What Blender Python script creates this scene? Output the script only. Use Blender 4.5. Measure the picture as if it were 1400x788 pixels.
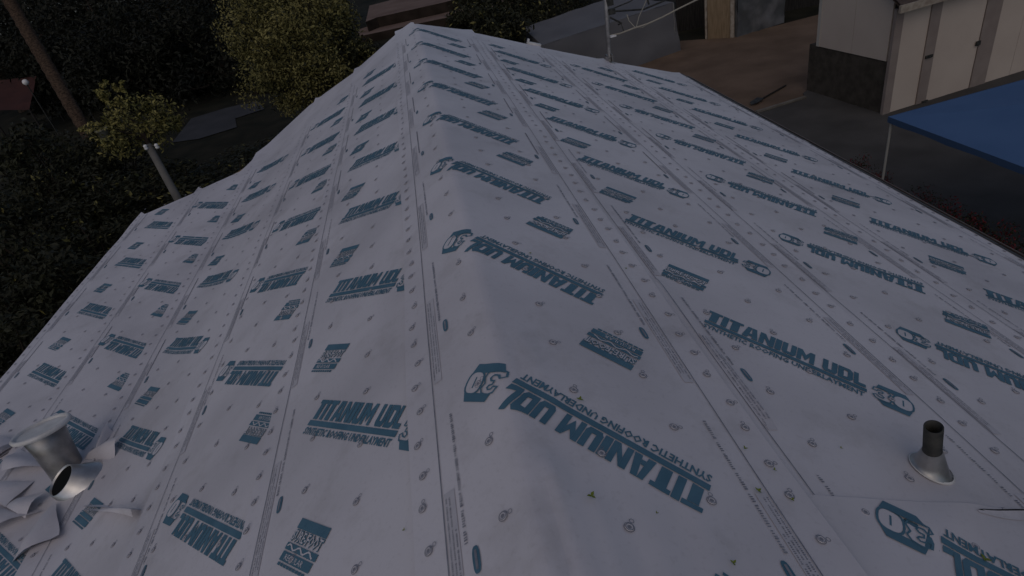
import bpy, bmesh, math, random
import numpy as np
from mathutils import Vector, Matrix, noise

random.seed(7)
sc = bpy.context.scene
for o in list(bpy.data.objects):
    bpy.data.objects.remove(o)
C = sc.collection

# ------------------------------------------------------------------ camera
RZ = 4.2                                   # ridge height above the ground
F, YAW, PIT, ROLL, CX, CH = 823.1208, .0453, .5736, -.2325, .0298, 1.3383
def cam_axes():
    cy, sy, cp, sp = math.cos(YAW), math.sin(YAW), math.cos(PIT), math.sin(PIT)
    f = Vector((sy*cp, cy*cp, -sp)); r = Vector((cy, -sy, 0)); u = r.cross(f)
    c, s = math.cos(ROLL), math.sin(ROLL)
    return c*r+s*u, -s*r+c*u, f
AR, AU, AF = cam_axes()
CP = Vector((CX, 0, RZ+CH))
cam = bpy.data.cameras.new('camera'); co = bpy.data.objects.new('camera', cam); C.objects.link(co)
m = Matrix((( AR.x, AU.x, -AF.x, CP.x), (AR.y, AU.y, -AF.y, CP.y), (AR.z, AU.z, -AF.z, CP.z), (0, 0, 0, 1)))
co.matrix_world = m
cam.sensor_width = 36; cam.lens = F/1400*36; cam.clip_start = .05; cam.clip_end = 1000
sc.camera = co

# ------------------------------------------------------------------ sky, sun, exposure (dusk)
SUN_EL, SUN_AZ = math.radians(48), math.radians(-158)     # azimuth from +Y towards +X
w = bpy.data.worlds.new('World'); sc.world = w; w.use_nodes = True
nt = w.node_tree
bg = nt.nodes['Background']; sky = nt.nodes.new('ShaderNodeTexSky')
sky.sky_type = 'NISHITA'; sky.sun_disc = False
sky.sun_elevation = SUN_EL; sky.sun_rotation = SUN_AZ
sky.air_density = .7; sky.dust_density = 1.5; sky.ozone_density = 0.0
nt.links.new(sky.outputs[0], bg.inputs[0]); bg.inputs[1].default_value = .0545
sd = bpy.data.lights.new('sun', 'SUN'); so = bpy.data.objects.new('sun', sd); C.objects.link(so)
sd.energy = .29; sd.angle = math.radians(90); sd.color = (1, .80, .62)
dirv = Vector((math.sin(SUN_AZ)*math.cos(SUN_EL), math.cos(SUN_AZ)*math.cos(SUN_EL), math.sin(SUN_EL)))
so.rotation_euler = (-dirv).to_track_quat('-Z', 'Y').to_euler(); so.location = (0, 0, 30)
sc.view_settings.view_transform = 'Standard'; sc.view_settings.look = 'None'
sc.view_settings.exposure = 0; sc.view_settings.gamma = 1
sc.render.engine = 'CYCLES'

# ------------------------------------------------------------------ pixel helpers
def ray(px, py):
    return AR*((px-700)/F) + AU*(-(py-394)/F) + AF
def at(px, py, depth):
    return CP + ray(px, py)*depth
def onz(px, py, z=0.):
    d = ray(px, py); return CP + d*((z-CP.z)/d.z)
def onplane(px, py, P, n):
    d = ray(px, py); return CP + d*((P-CP).dot(n)/d.dot(n))
def depth_at(p): return (p-CP).dot(AF)

# ------------------------------------------------------------------ materials
MATS = {}
def mat(name, col, rough=.7, spec=.3, metal=0, col2=None, scale=8, detail=4, bump=0, bscale=40, transl=0, coord='Object', lo=.35, hi=.65, stretch=None):
    if name in MATS: return MATS[name]
    M = bpy.data.materials.new(name); M.use_nodes = True; N = M.node_tree; b = N.nodes['Principled BSDF']
    b.inputs['Roughness'].default_value = rough; b.inputs['Metallic'].default_value = metal
    b.inputs['Specular IOR Level'].default_value = spec
    b.inputs['Base Color'].default_value = (*col, 1)
    tc = N.nodes.new('ShaderNodeTexCoord'); src = tc.outputs[coord]
    if stretch:
        mp = N.nodes.new('ShaderNodeMapping'); mp.inputs['Scale'].default_value = stretch
        N.links.new(src, mp.inputs[0]); src = mp.outputs[0]
    if col2:
        n = N.nodes.new('ShaderNodeTexNoise'); n.inputs['Scale'].default_value = scale; n.inputs['Detail'].default_value = detail
        r = N.nodes.new('ShaderNodeValToRGB'); r.color_ramp.elements[0].color = (*col, 1); r.color_ramp.elements[1].color = (*col2, 1)
        r.color_ramp.elements[0].position = lo; r.color_ramp.elements[1].position = hi
        N.links.new(src, n.inputs['Vector']); N.links.new(n.outputs[0], r.inputs[0]); N.links.new(r.outputs[0], b.inputs['Base Color'])
    if bump:
        n2 = N.nodes.new('ShaderNodeTexNoise'); n2.inputs['Scale'].default_value = bscale; n2.inputs['Detail'].default_value = 4
        bp = N.nodes.new('ShaderNodeBump'); bp.inputs['Strength'].default_value = bump; bp.inputs['Distance'].default_value = .02
        N.links.new(src, n2.inputs['Vector']); N.links.new(n2.outputs[0], bp.inputs['Height']); N.links.new(bp.outputs[0], b.inputs['Normal'])
    MATS[name] = M
    return M

def sheet_mat():
    M = mat('underlayment', (.60, .585, .62), .46, .5, bump=.03, bscale=3.0)
    N = M.node_tree; b = N.nodes['Principled BSDF']
    tc = N.nodes['Texture Coordinate']
    # scuffs and dust: broad patches plus fine speckle
    n1 = N.nodes.new('ShaderNodeTexNoise'); n1.inputs['Scale'].default_value = 1.3; n1.inputs['Detail'].default_value = 6
    n3 = N.nodes.new('ShaderNodeTexNoise'); n3.inputs['Scale'].default_value = 55; n3.inputs['Detail'].default_value = 3
    r1 = N.nodes.new('ShaderNodeValToRGB'); r1.color_ramp.elements[0].color = (.505, .487, .515, 1); r1.color_ramp.elements[1].color = (.637, .617, .650, 1)
    r1.color_ramp.elements[0].position = .3; r1.color_ramp.elements[1].position = .62
    r3 = N.nodes.new('ShaderNodeValToRGB'); r3.color_ramp.elements[0].color = (.74, .73, .72, 1); r3.color_ramp.elements[1].color = (1, 1, 1, 1)
    r3.color_ramp.elements[0].position = .28; r3.color_ramp.elements[1].position = .42
    mx = N.nodes.new('ShaderNodeMix'); mx.data_type = 'RGBA'; mx.blend_type = 'MULTIPLY'; mx.inputs[0].default_value = .28
    n4 = N.nodes.new('ShaderNodeTexNoise'); n4.inputs['Scale'].default_value = 3.6; n4.inputs['Detail'].default_value = 8; n4.inputs['Roughness'].default_value = .68
    r4 = N.nodes.new('ShaderNodeValToRGB'); r4.color_ramp.elements[0].color = (.80, .79, .77, 1); r4.color_ramp.elements[1].color = (1, 1, 1, 1)
    r4.color_ramp.elements[0].position = .34; r4.color_ramp.elements[1].position = .47
    mx2 = N.nodes.new('ShaderNodeMix'); mx2.data_type = 'RGBA'; mx2.blend_type = 'MULTIPLY'; mx2.inputs[0].default_value = .55
    N.links.new(n4.outputs[0], r4.inputs[0]); N.links.new(r4.outputs[0], mx2.inputs[7])
    for n in (n1, n3, n4): N.links.new(tc.outputs['Object'], n.inputs['Vector'])
    N.links.new(n1.outputs[0], r1.inputs[0]); N.links.new(n3.outputs[0], r3.inputs[0])
    N.links.new(r1.outputs[0], mx.inputs[6]); N.links.new(r3.outputs[0], mx.inputs[7]); N.links.new(mx.outputs[2], mx2.inputs[6]); N.links.new(mx2.outputs[2], b.inputs['Base Color'])
    return M
SHEET = sheet_mat()
INK = mat('teal_ink', (.064, .150, .212), .6, .3, col2=(.088, .187, .257), scale=9, lo=.3, hi=.7)
INKF = mat('grey_ink', (.16, .17, .21), .65, .3, col2=(.27, .28, .32), scale=25)
CAP = mat('cap_plastic', (.20, .20, .22), .5, .4)
STEEL = mat('galvanised', (.32, .32, .31), .38, .5, metal=.85, col2=(.46, .46, .45), scale=14)
DARKPIPE = mat('dark_pipe', (.018, .020, .019), .6, .3, col2=(.05, .05, .045), scale=20)
WHITEM = mat('white_metal', (.55, .55, .54), .5, .4, col2=(.68, .68, .67), scale=12)
GREYM = mat('grey_sheet_metal', (.22, .215, .21), .36, .5, metal=.7, col2=(.36, .355, .35), scale=10)
HOLE = mat('gap_shade', (.008, .008, .008), .9, .1)  # near-black colour standing in for shade inside cuts and the collar

# ------------------------------------------------------------------ mesh helpers
class MB:
    def __init__(s): s.v = []; s.f = []; s.m = []; s.sm = []
    def add(s, vs, fs, mi=0, smooth=False):
        o = len(s.v); s.v += [tuple(v) for v in vs]; s.f += [tuple(o+i for i in f) for f in fs]
        s.m += [mi]*len(fs); s.sm += [smooth]*len(fs)
    def box(s, c, h, mi=0, R=None):
        c = Vector(c); R = R or Matrix.Identity(3)
        vs = [c + R@Vector((a*h[0], b*h[1], d*h[2])) for a in (-1, 1) for b in (-1, 1) for d in (-1, 1)]
        s.add(vs, [(0,1,3,2), (4,6,7,5), (0,4,5,1), (2,3,7,6), (0,2,6,4), (1,5,7,3)], mi)
    def tube(s, pts, rad, n=8, mi=0, caps=True):
        pts = [Vector(p) for p in pts]
        if not hasattr(rad, '__len__'): rad = [rad]*len(pts)
        rings = []; prev = None
        for i, p in enumerate(pts):
            d = (pts[min(i+1, len(pts)-1)]-pts[max(i-1, 0)]).normalized()
            a = prev if prev is not None else (Vector((0, 0, 1)) if abs(d.z) < .9 else Vector((1, 0, 0)))
            u = (a - d*a.dot(d)).normalized(); prev = u; v = d.cross(u)
            rings.append([p + (u*math.cos(k*2*math.pi/n)+v*math.sin(k*2*math.pi/n))*rad[i] for k in range(n)])
        vs = [q for r in rings for q in r]; fs = []
        for i in range(len(pts)-1):
            for k in range(n): fs.append((i*n+k, i*n+(k+1) % n, (i+1)*n+(k+1) % n, (i+1)*n+k))
        s.add(vs, fs, mi, True)
        if caps:
            s.add(rings[0], [tuple(reversed(range(n)))], mi); s.add(rings[-1], [tuple(range(n))], mi)
    def build(s, name, mats, parent=None):
        me = bpy.data.meshes.new(name); me.from_pydata(s.v, [], s.f)
        for M in (mats if isinstance(mats, (list, tuple)) else [mats]): me.materials.append(M)
        me.polygons.foreach_set('material_index', s.m); me.polygons.foreach_set('use_smooth', s.sm); me.update()
        return link(name, me, parent)
def link(name, me, parent=None):
    o = bpy.data.objects.new(name, me); C.objects.link(o)
    if parent is not None:
        o.parent = parent; o.matrix_parent_inverse = Matrix.Translation(-W0(parent))
    return o
def W0(p):
    t = Vector((0, 0, 0))
    while p is not None: t = t + p.location; p = p.parent if p.parent is None else None
    return t
def tag(o, label=None, cat=None, group=None, kind=None):
    if label: o['label'] = label
    if cat: o['category'] = cat
    if group: o['group'] = group
    if kind: o['kind'] = kind
    return o
def thing(name, label, cat, loc=(0, 0, 0), group=None):
    o = bpy.data.objects.new(name, None); C.objects.link(o); o.location = loc; o.empty_display_size = .2
    return tag(o, label, cat, group)

# ------------------------------------------------------------------ ground and yard
EARTH = mat('dark_earth', (.012, .013, .009), .95, .1, col2=(.028, .026, .018), scale=.9, detail=8, bump=.6, bscale=9)
DIRT = mat('brown_dirt', (.112, .080, .058), .95, .1, col2=(.168, .120, .088), scale=.8, detail=9, bump=.15, bscale=14)
CONC = mat('old_concrete', (.055, .053, .050), .9, .2, col2=(.080, .077, .073), scale=1.1, detail=9, bump=.2, bscale=18)
def sheet_poly(name, pts, z, M, kind='structure', thick=0):
    b = MB(); n = len(pts)
    top = [(p[0], p[1], z) for p in pts]
    b.add(top, [tuple(range(n))])
    if thick:
        lo = [(p[0], p[1], z-thick) for p in pts]
        b.add(top+lo, [(i, i+n, (i+1) % n+n, (i+1) % n) for i in range(n)])
    o = b.build(name, M); tag(o, kind=kind)
    # face up
    me = o.data
    if me.polygons[0].normal.z < 0: me.flip_normals()
    return o
N = 60; b = MB(); S = 170
vs = []; 
for j in range(N+1):
    for i in range(N+1):
        x = (i/N*2-1); y = (j/N*2-1); x = x*abs(x)*S; y = y*abs(y)*S+20
        r = max(0, math.hypot(x-2, y-8)-26)
        vs.append((x, y, noise.noise((x*.06, y*.06, 3))*min(1.2, r*.05)))
b.add(vs, [(j*(N+1)+i, j*(N+1)+i+1, (j+1)*(N+1)+i+1, (j+1)*(N+1)+i) for j in range(N) for i in range(N)], 0, True)
tag(b.build('ground', EARTH), kind='structure')
gp = lambda *a: [onz(x, y) for x, y in a]
yard = [Vector((4.9, 20.5, 0)), onz(885, 60), onz(1000, 52), onz(1115, 22), onz(1250, -20), onz(1200, 60), onz(1098, 130), onz(1100, 137), onz(1035, 156), Vector((5.2, 11.2, 0)), Vector((4.4, 16, 0))]
sheet_poly('dirt_yard', yard, .02, DIRT)
slab = [onz(1035, 156), onz(1100, 137), onz(1098, 130), onz(1200, 60), Vector((20, 17, 0)), Vector((22, -8, 0)), Vector((4.6, -8, 0)), Vector((4.6, 9.5, 0))]
sheet_poly('concrete_slab', slab, .05, CONC, thick=.05)
e0, e1 = onz(1034, 157), onz(1101, 136.5)
bb = MB(); d = (e1-e0); L = d.length; d.normalize(); R3 = Matrix(((d.x, -d.y, 0), (d.y, d.x, 0), (0, 0, 1)))
bb.box((e0+e1)/2+Vector((0, 0, .045)), (L/2, .04, .045), 0, R3)
tag(bb.build('edging_strip', mat('pale_edging', (.13, .12, .105), .9, .2, col2=(.18, .17, .15), scale=6)), 'pale narrow edging strip between the brown dirt and the grey slab', 'edging')
sheet_poly('path', gp((236, 196), (262, 163), (308, 149), (352, 139), (362, 150), (322, 163), (324, 175), (272, 191)), .03, mat('pale_path', (.040, .042, .046), .9, .2, col2=(.058, .060, .066), scale=.8, detail=7))

# ------------------------------------------------------------------ house and roof profile
AL, AR_, AL2, SB = .4509, .4013, .1316, 2.9862
TMIN, TMAX, DT = -5.4, 4.6, .005
def theta(t):
    def sm(x): x = max(0, min(1, x)); return x*x*(3-2*x)
    a = AL2 + (AL-AL2)*sm((t+SB+.25)/.5)
    return a + (-AR_-AL)*sm((t+.032)/.064) if t > -1 else a
nT = int(round((TMAX-TMIN)/DT))+1
TX = np.zeros(nT); TZ = np.zeros(nT); TH = np.array([theta(TMIN+i*DT) for i in range(nT)])
for i in range(1, nT):
    a = (TH[i]+TH[i-1])/2; TX[i] = TX[i-1]+math.cos(a)*DT; TZ[i] = TZ[i-1]+math.sin(a)*DT
i0 = int(round(-TMIN/DT)); TX -= TX[i0]; TZ -= TZ[i0]; TZ += RZ-.012
def prof(t):
    u = (t-TMIN)/DT; i = max(0, min(nT-2, int(u))); f = u-i
    th = TH[i]*(1-f)+TH[i+1]*f
    return TX[i]*(1-f)+TX[i+1]*f, TZ[i]*(1-f)+TZ[i+1]*f, th
FOLDS = [  # t0,y0,t1,y1,height,width: loose folds along the ridge near the camera
    (.085, .55, .060, 1.12, .016, .030), (.165, .50, .150, 1.00, .012, .028), (-.02, .6, -.005, .95, .006, .03),
    (.25, .62, .30, .95, .006, .035), (.93, 1.40, .89, 2.3, .010, .022), (.13, 1.45, .10, 1.75, .006, .03),
    (1.2, .9, 1.45, 1.02, .010, .04), (-.75, 1.1, -.70, 1.7, .004, .04), (.42, .75, .46, 1.05, .005, .03)]
def H(t, y, seed):
    h = .0022*noise.noise((t*2.2, y*.9, seed)) + 0.0010*noise.noise((t*4.5+9, y*2.6, seed+4.)) + .004*noise.noise((t*.9, y*.5, 7.))
    if y < 3:
        for t0, y0, t1, y1, a, wd in FOLDS:
            dx, dy = t1-t0, y1-y0; k = max(0, min(1, ((t-t0)*dx+(y-y0)*dy)/(dx*dx+dy*dy)))
            q = (t-t0-k*dx)**2+((y-y0-k*dy)*.6)**2
            if q < wd*wd*9: h += a*math.exp(-q/(wd*wd))
    return h
class Sheet:
    def __init__(s, ta, tb, low, y0, y1, seed):   # ta<tb; low = index of the lower edge (-1 left edge, +1 right edge, 0 both)
        s.ta, s.tb, s.low, s.y0, s.y1, s.seed = ta, tb, low, y0, y1, seed
    def off(s, t):
        if s.low == 0: k = 1
        elif s.low < 0: k = (s.tb-t)/(s.tb-s.ta)
        else: k = (t-s.ta)/(s.tb-s.ta)
        return (.012 + .013*k if s.low else .030) + (.0040 if s.seed == 12 else 0)
    def P(s, t, y, extra=0):
        x, z, th = prof(t)
        de = min(t-s.ta if s.low <= 0 else 9, s.tb-t if s.low >= 0 else 9)
        o = s.off(t)+H(t, y, 0)+extra+(.010*(.6+noise.noise((y*1.7, s.seed*2.3, 2)))*math.exp(-max(de, 0)/.05))
        return Vector((x - math.sin(th)*o, y, z + math.cos(th)*o))
Y0, Y1 = -2.6, 9.3
#            ta     tb    low  far end y at ta, tb
SH = {'R1': Sheet(-.385, .838, 0, Y0, None, 1), 'R2': Sheet(.77, 1.85, 1, Y0, None, 2), 'R3': Sheet(1.76, 2.90, 1, Y0, None, 3), 'R4': Sheet(2.80, 4.23, 1, Y0, None, 4),
      'R2b': Sheet(.772, 1.852, 1, Y0, None, 12),
      'L1': Sheet(-1.25, -.20, -1, Y0, None, 5), 'L2': Sheet(-2.20, -1.13, -1, Y0, None, 6), 'L3': Sheet(-3.29, -2.07, -1, Y0, None, 7), 'L4': Sheet(-4.11, -3.15, -1, Y0, None, 8), 'L5': Sheet(-5.0, -3.99, -1, Y0, None, 9)}
FAR = {'R2b': (1.05, 1.0, .95), 'R1': (10.14, 9.62, 10.2), 'R2': (9.75, 9.5, 9.57), 'R3': (9.45, 9.45, 9.4), 'R4': (9.4, 9.55, 9.75),
       'L1': (10.22, 9.9, 9.8), 'L2': (10.45, 10.1, 9.9), 'L3': (9.78, 9.72, 9.8), 'L4': (9.13, 9.0, 9.1), 'L5': (8.88, 8.85, 8.9)}
OUT_L = [(563, 31), (542, 46), (485, 98), (423, 144), (350, 213), (329, 234), (271, 261), (187, 298), (150, 312)]
OUT_R = [(557, 32.5), (563, 33), (637, 42), (735, 64), (828, 83), (917, 99.5), (960, 109)]
def project(p):
    v = p-CP; d = v.dot(AF); return 700+F*v.dot(AR)/d, 394-F*v.dot(AU)/d
def out_y(line, x):
    pts = sorted(line)
    for (xa, ya), (xb, yb) in zip(pts, pts[1:]):
        if xa <= x <= xb: return ya+(yb-ya)*(x-xa)/(xb-xa)
    return pts[0][1] if x < pts[0][0] else pts[-1][1]
def far_end(t):
    x, z, _ = prof(t); line = OUT_L if t < -.02 else OUT_R; lo, hi = 6., 13.
    for _ in range(30):
        m_ = (lo+hi)/2; px, py = project(Vector((x, m_, z+.02)))
        if py > out_y(line, px): lo = m_
        else: hi = m_
    return (lo+hi)/2
house = thing('house', 'house whose gable roof is covered in white sheets with teal print', 'house', (0, 4, 0))
SEAM = (1.06, .965)
def seam(t): return SEAM[0]+(SEAM[1]-SEAM[0])*(t-.77)/1.08
for k, s in SH.items():
    fa, fm, fb = FAR[k]
    nt_ = max(2, int(round((s.tb-s.ta)/.035))); 
    ts = [s.ta+(s.tb-s.ta)*i/nt_ for i in range(nt_+1)]
    if k == 'R1': ts = sorted(set([round(t, 4) for t in ts] + [-.05, -.032, -.02, -.01, 0, .01, .02, .032, .05]))
    n = len(ts)
    ys = [Y0]; 
    while ys[-1] < (9.5 if k != 'R2b' else 1.0): ys.append(ys[-1] + (.045 if -.2 < ys[-1] < 3.2 else .11))
    ny = len(ys); yl = ys[-1]
    b = MB(); vs = []
    def yy(t, y):
        u = (t-s.ta)/(s.tb-s.ta)
        far = far_end(t)+.012*noise.noise((t*5, s.seed, 1))
        if s.low <= 0: far += .17*max(0, 1-u/.11)          # each lap overhangs a little at its lower corner
        if s.low >= 0: far += .12*max(0, 1-(1-u)/.11)
        return (y if y < 7 else 7+(y-7)*(far-7)/(yl-7)) if k != 'R2b' else (y if y < 0 else y*seam(t)/yl)
    def edge_wave(t, y):   # lower edges run a little unevenly
        u = (t-s.ta)/(s.tb-s.ta); e = .010*noise.noise((y*.8, s.seed*3.1, 5))
        if s.low <= 0 and u < .02: return t+e
        if s.low >= 0 and u > .98: return t+e
        return t
    for y in ys:
        for t in ts:
            yv = yy(t, y); tt = edge_wave(t, yv); vs.append(s.P(tt, yv))
    b.add(vs, [(j*n+i, j*n+i+1, (j+1)*n+i+1, (j+1)*n+i) for j in range(ny-1) for i in range(n-1)], 0, True)
    # turned-down rim so that each edge has its own thickness
    border = [j*n for j in range(ny)], [j*n+n-1 for j in range(ny)], list(range(n)), list(range((ny-1)*n, ny*n))
    for q, bd in enumerate(border):
        vv = [vs[i] for i in bd]; lo = [v-Vector((0, 0, .006)) for v in vv]; L_ = len(vv)
        b.add(vv+lo, [(i, i+1, i+1+L_, i+L_) for i in range(L_-1)])
    s.ob = b.build('underlayment_sheet', SHEET, house)
# ------------------------------------------------------------------ deck, fascia, walls
OSB = mat('deck_board', (.20, .14, .085), .85, .2, col2=(.28, .2, .12), scale=12)
STUC = mat('stucco', (.36, .33, .29), .9, .2, col2=(.42, .39, .34), scale=6, bump=.3, bscale=60)
FASC = mat('dark_fascia', (.020, .016, .014), .7, .3, col2=(.035, .028, .024), scale=8)
DRIP = mat('drip_edge_metal', (.030, .024, .022), .5, .4)
def farY(t): return far_end(t)-.25
b = MB(); ts = [-4.93, -4.0, -3.25, -3.1, -2.9, -2.7, -1.5, -.1, -.05, 0, .05, .1, 1.5, 3, 4.17]
for k in range(len(ts)-1):
    a, c = ts[k], ts[k+1]; q = []
    for t in (a, c):
        x, z, th = prof(t)
        for y in (Y0+.05, min(farY(t), 9.6)):
            q += [Vector((x, y, z-.004)), Vector((x, y, z-.12))]
    b.add(q, [(0, 4, 6, 2), (1, 3, 7, 5), (2, 6, 7, 3), (0, 1, 5, 4)])
b.add([], [])
b.build('roof_deck', OSB, house)
def eave_strip(name, t, out, ztop, zbot, M, ya, yb):
    x, z, th = prof(t); b = MB(); sgn = 1 if t > 0 else -1
    b.box((x+sgn*out, (ya+yb)/2, z+(ztop+zbot)/2), (.010, (yb-ya)/2, (ztop-zbot)/2)); return b.build(name, M, house)
eave_strip('fascia', 4.18, .016, -.005, -.20, FASC, Y0, 9.42)
eave_strip('fascia', -4.95, .016, -.005, -.20, FASC, Y0, 8.8)
# metal drip edge along the right-hand eave, just proud of the membrane
x, z, th = prof(4.215); b = MB()
for k in range(6):
    ya, yb = Y0+k*2.01, min(Y0+(k+1)*2.01+.03, 9.46); dz = .003*(k % 2)
    x1, z1, _ = prof(4.225)
    b.add([(x1, ya, z1+.034+dz), (x1+.035, ya, z1+.022+dz), (x1+.035, yb, z1+.022+dz), (x1, yb, z1+.034+dz), (x1+.035, ya, z1-.07+dz), (x1+.035, yb, z1-.07+dz)], [(0, 1, 2, 3), (1, 4, 5, 2)])
b.build('drip_edge', DRIP, house)
x1, z1, _ = prof(4.225); b = MB(); b.box((x1+.075, 3.42, z1-.075), (.038, 6.02, .045)); b.build('gutter', FASC, house)
b = MB(); b.box((x1+.118, 3.42, z1-.026), (.004, 6.02, .006)); b.build('gutter_lip', mat('pale_lip', (.13, .11, .10), .5, .4), house)  # lip in a paler tone than the gutter
# walls
xl, xr = prof(-4.6)[0], prof(3.8)[0]
def wallpoly(y, flip):
    pts = [(xl, y, 0)]+[(prof(t)[0], y, prof(t)[1]-.13) for t in (-4.6, -3.2, -2.8, -.1, .1, 3.8)]+[(xr, y, 0)]
    return pts
b = MB(); w1 = wallpoly(8.75, 0); b.add(w1, [tuple(range(8))]); w2 = [(p[0], 8.6, p[2]) for p in w1]; b.add(w2, [tuple(range(8))]); b.build('gable_wall', STUC, house)
b = MB(); w1 = wallpoly(-2.2, 0); b.add(w1, [tuple(range(8))]); w2 = [(p[0], -2.05, p[2]) for p in w1]; b.add(w2, [tuple(range(8))]); b.build('gable_wall', STUC, house)
for xx, t in ((xl, -4.6), (xr, 3.8)):
    b = MB(); zt = prof(t)[1]-.13; b.box((xx, 3.27, zt/2), (.07, 5.4, zt/2)); b.build('wall', STUC, house)

# ------------------------------------------------------------------ printed logos
GANG = .7192; GC, GS = math.cos(GANG), math.sin(GANG)
def quads_letters():
    """block letters in unit boxes: list of (x0, w, polys)"""
    st = .40
    def T(s):
        s = .56
        return [[(0, .80), (1, .80), (1, 1), (0, 1)], [((1-s)/2, 0), ((1+s)/2, 0), ((1+s)/2, .80), ((1-s)/2, .80)]]
    def I(s): return [[(0, 0), (1, 0), (1, 1), (0, 1)]]
    def A(s): return [[(0, 0), (.36, 0), (.5, 1), (.22, 1)], [(.64, 0), (1, 0), (.80, 1), (.5, 1)], [(.395, .18), (.607, .18), (.57, .42), (.42, .42)]]
    def Nn(s): return [[(0, 0), (.33, 0), (.33, 1), (0, 1)], [(.67, 0), (1, 0), (1, 1), (.67, 1)], [(.335, .55), (.665, .0), (.665, .45), (.335, 1)]]
    def U(s): return [[(0, .18), (.37, .25), (.37, 1), (0, 1)], [(.63, .25), (1, .18), (1, 1), (.63, 1)], [(0, .18), (.15, 0), (.85, 0), (1, .18), (.63, .25), (.37, .25)]]
    def Mm(s): return [[(0, 0), (.27, 0), (.27, 1), (0, 1)], [(.73, 0), (1, 0), (1, 1), (.73, 1)], [(.273, .55), (.5, .1), (.5, .6), (.273, 1)], [(.5, .1), (.727, .55), (.727, 1), (.5, .6)]]
    def D(s): return [[(0, 0), (.37, 0), (.37, 1), (0, 1)], [(.373, 0), (.8, 0), (1, .18), (.66, .25), (.373, .22)], [(1, .18), (1, .82), (.66, .75), (.66, .25)], [(.373, .78), (.66, .75), (1, .82), (.8, 1), (.373, 1)]]
    def Lf(s): return [[(0, 0), (.4, 0), (.4, 1), (0, 1)], [(.403, 0), (1, 0), (1, .24), (.403, .24)]]
    seq = [(T, .062), (I, .026), (T, .062), (A, .068), (Nn, .064), (I, .026), (U, .058), (Mm, .072), (None, .026), (U, .058), (D, .058), (Lf, .046)]
    gap = .0035; tot = sum(w_ for _, w_ in seq)+gap*(len(seq)-1); k = .668/tot; x = 0; out = []
    for f, w_ in seq:
        if f:
            for pl in f(.42 if w_ > .05 else 1): out.append([(x+q[0]*w_*k, q[1]) for q in pl])
        x += (w_+gap)*k
    return out
def text_mesh(body, width, height, bold=0.0, res=1):
    cu = bpy.data.curves.new('txt', 'FONT'); cu.body = body; cu.resolution_u = res; cu.offset = bold; cu.fill_mode = 'FRONT'
    o = bpy.data.objects.new('txt', cu); C.objects.link(o)
    dg = bpy.context.evaluated_depsgraph_get(); me = bpy.data.meshes.new_from_object(o.evaluated_get(dg))
    bm = bmesh.new(); bm.from_mesh(me); bmesh.ops.triangulate(bm, faces=bm.faces); bmesh.ops.dissolve_degenerate(bm, dist=1e-4, edges=bm.edges)
    bm.verts.index_update()
    v = np.array([(q.co.x, q.co.y) for q in bm.verts]); f = [tuple(x.index for x in q.verts) for q in bm.faces]; bm.free()
    bpy.data.objects.remove(o); bpy.data.curves.remove(cu); bpy.data.meshes.remove(me)
    v -= v.min(0); s_ = v.max(0); v = v/s_*np.array([width, height])
    return [tuple(q) for q in v], f
SHEAR = -.04
class Flat:      # flat drawing in the logo's own frame: vertices (x, y, lift), faces, material slots
    def __init__(s): s.v = []; s.f = []; s.m = []
    def poly(s, pts, lift=0, mi=0, shear=True, y0=0):
        o = len(s.v); s.v += [(x+(SHEAR*(y-y0) if shear else 0), y, lift) for x, y in pts]; s.f.append(tuple(range(o, o+len(pts)))); s.m.append(mi)
    def mesh(s, v, f, dx, dy, lift=0, mi=0, shear=SHEAR, y0=0):
        o = len(s.v); s.v += [(x+dx+shear*(y+dy-y0), y+dy, lift) for x, y in v]; s.f += [tuple(o+i for i in q) for q in f]; s.m += [mi]*len(f)
    def strip(s, x0, x1, ya, yb, n, lift=0, mi=0):
        for i in range(n):
            a, c = x0+(x1-x0)*i/n, x0+(x1-x0)*(i+1)/n; s.poly([(a, ya), (c, ya), (c, yb), (a, yb)], lift, mi)
    def stroke(s, pts, wd, closed=False, lift=0, mi=0, shear=True):
        P = [Vector((x, y)) for x, y in pts]; n = len(P); L_ = []; R_ = []
        for i in range(n):
            a = P[(i-1) % n] if closed or i else P[i]; c = P[(i+1) % n] if closed or i < n-1 else P[i]
            d = (c-a).normalized(); nn = Vector((-d.y, d.x))*wd/2; L_.append(P[i]+nn); R_.append(P[i]-nn)
        for i in range(n if closed else n-1):
            j = (i+1) % n; s.poly([L_[i], R_[i], R_[j], L_[j]], lift, mi, shear)
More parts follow.
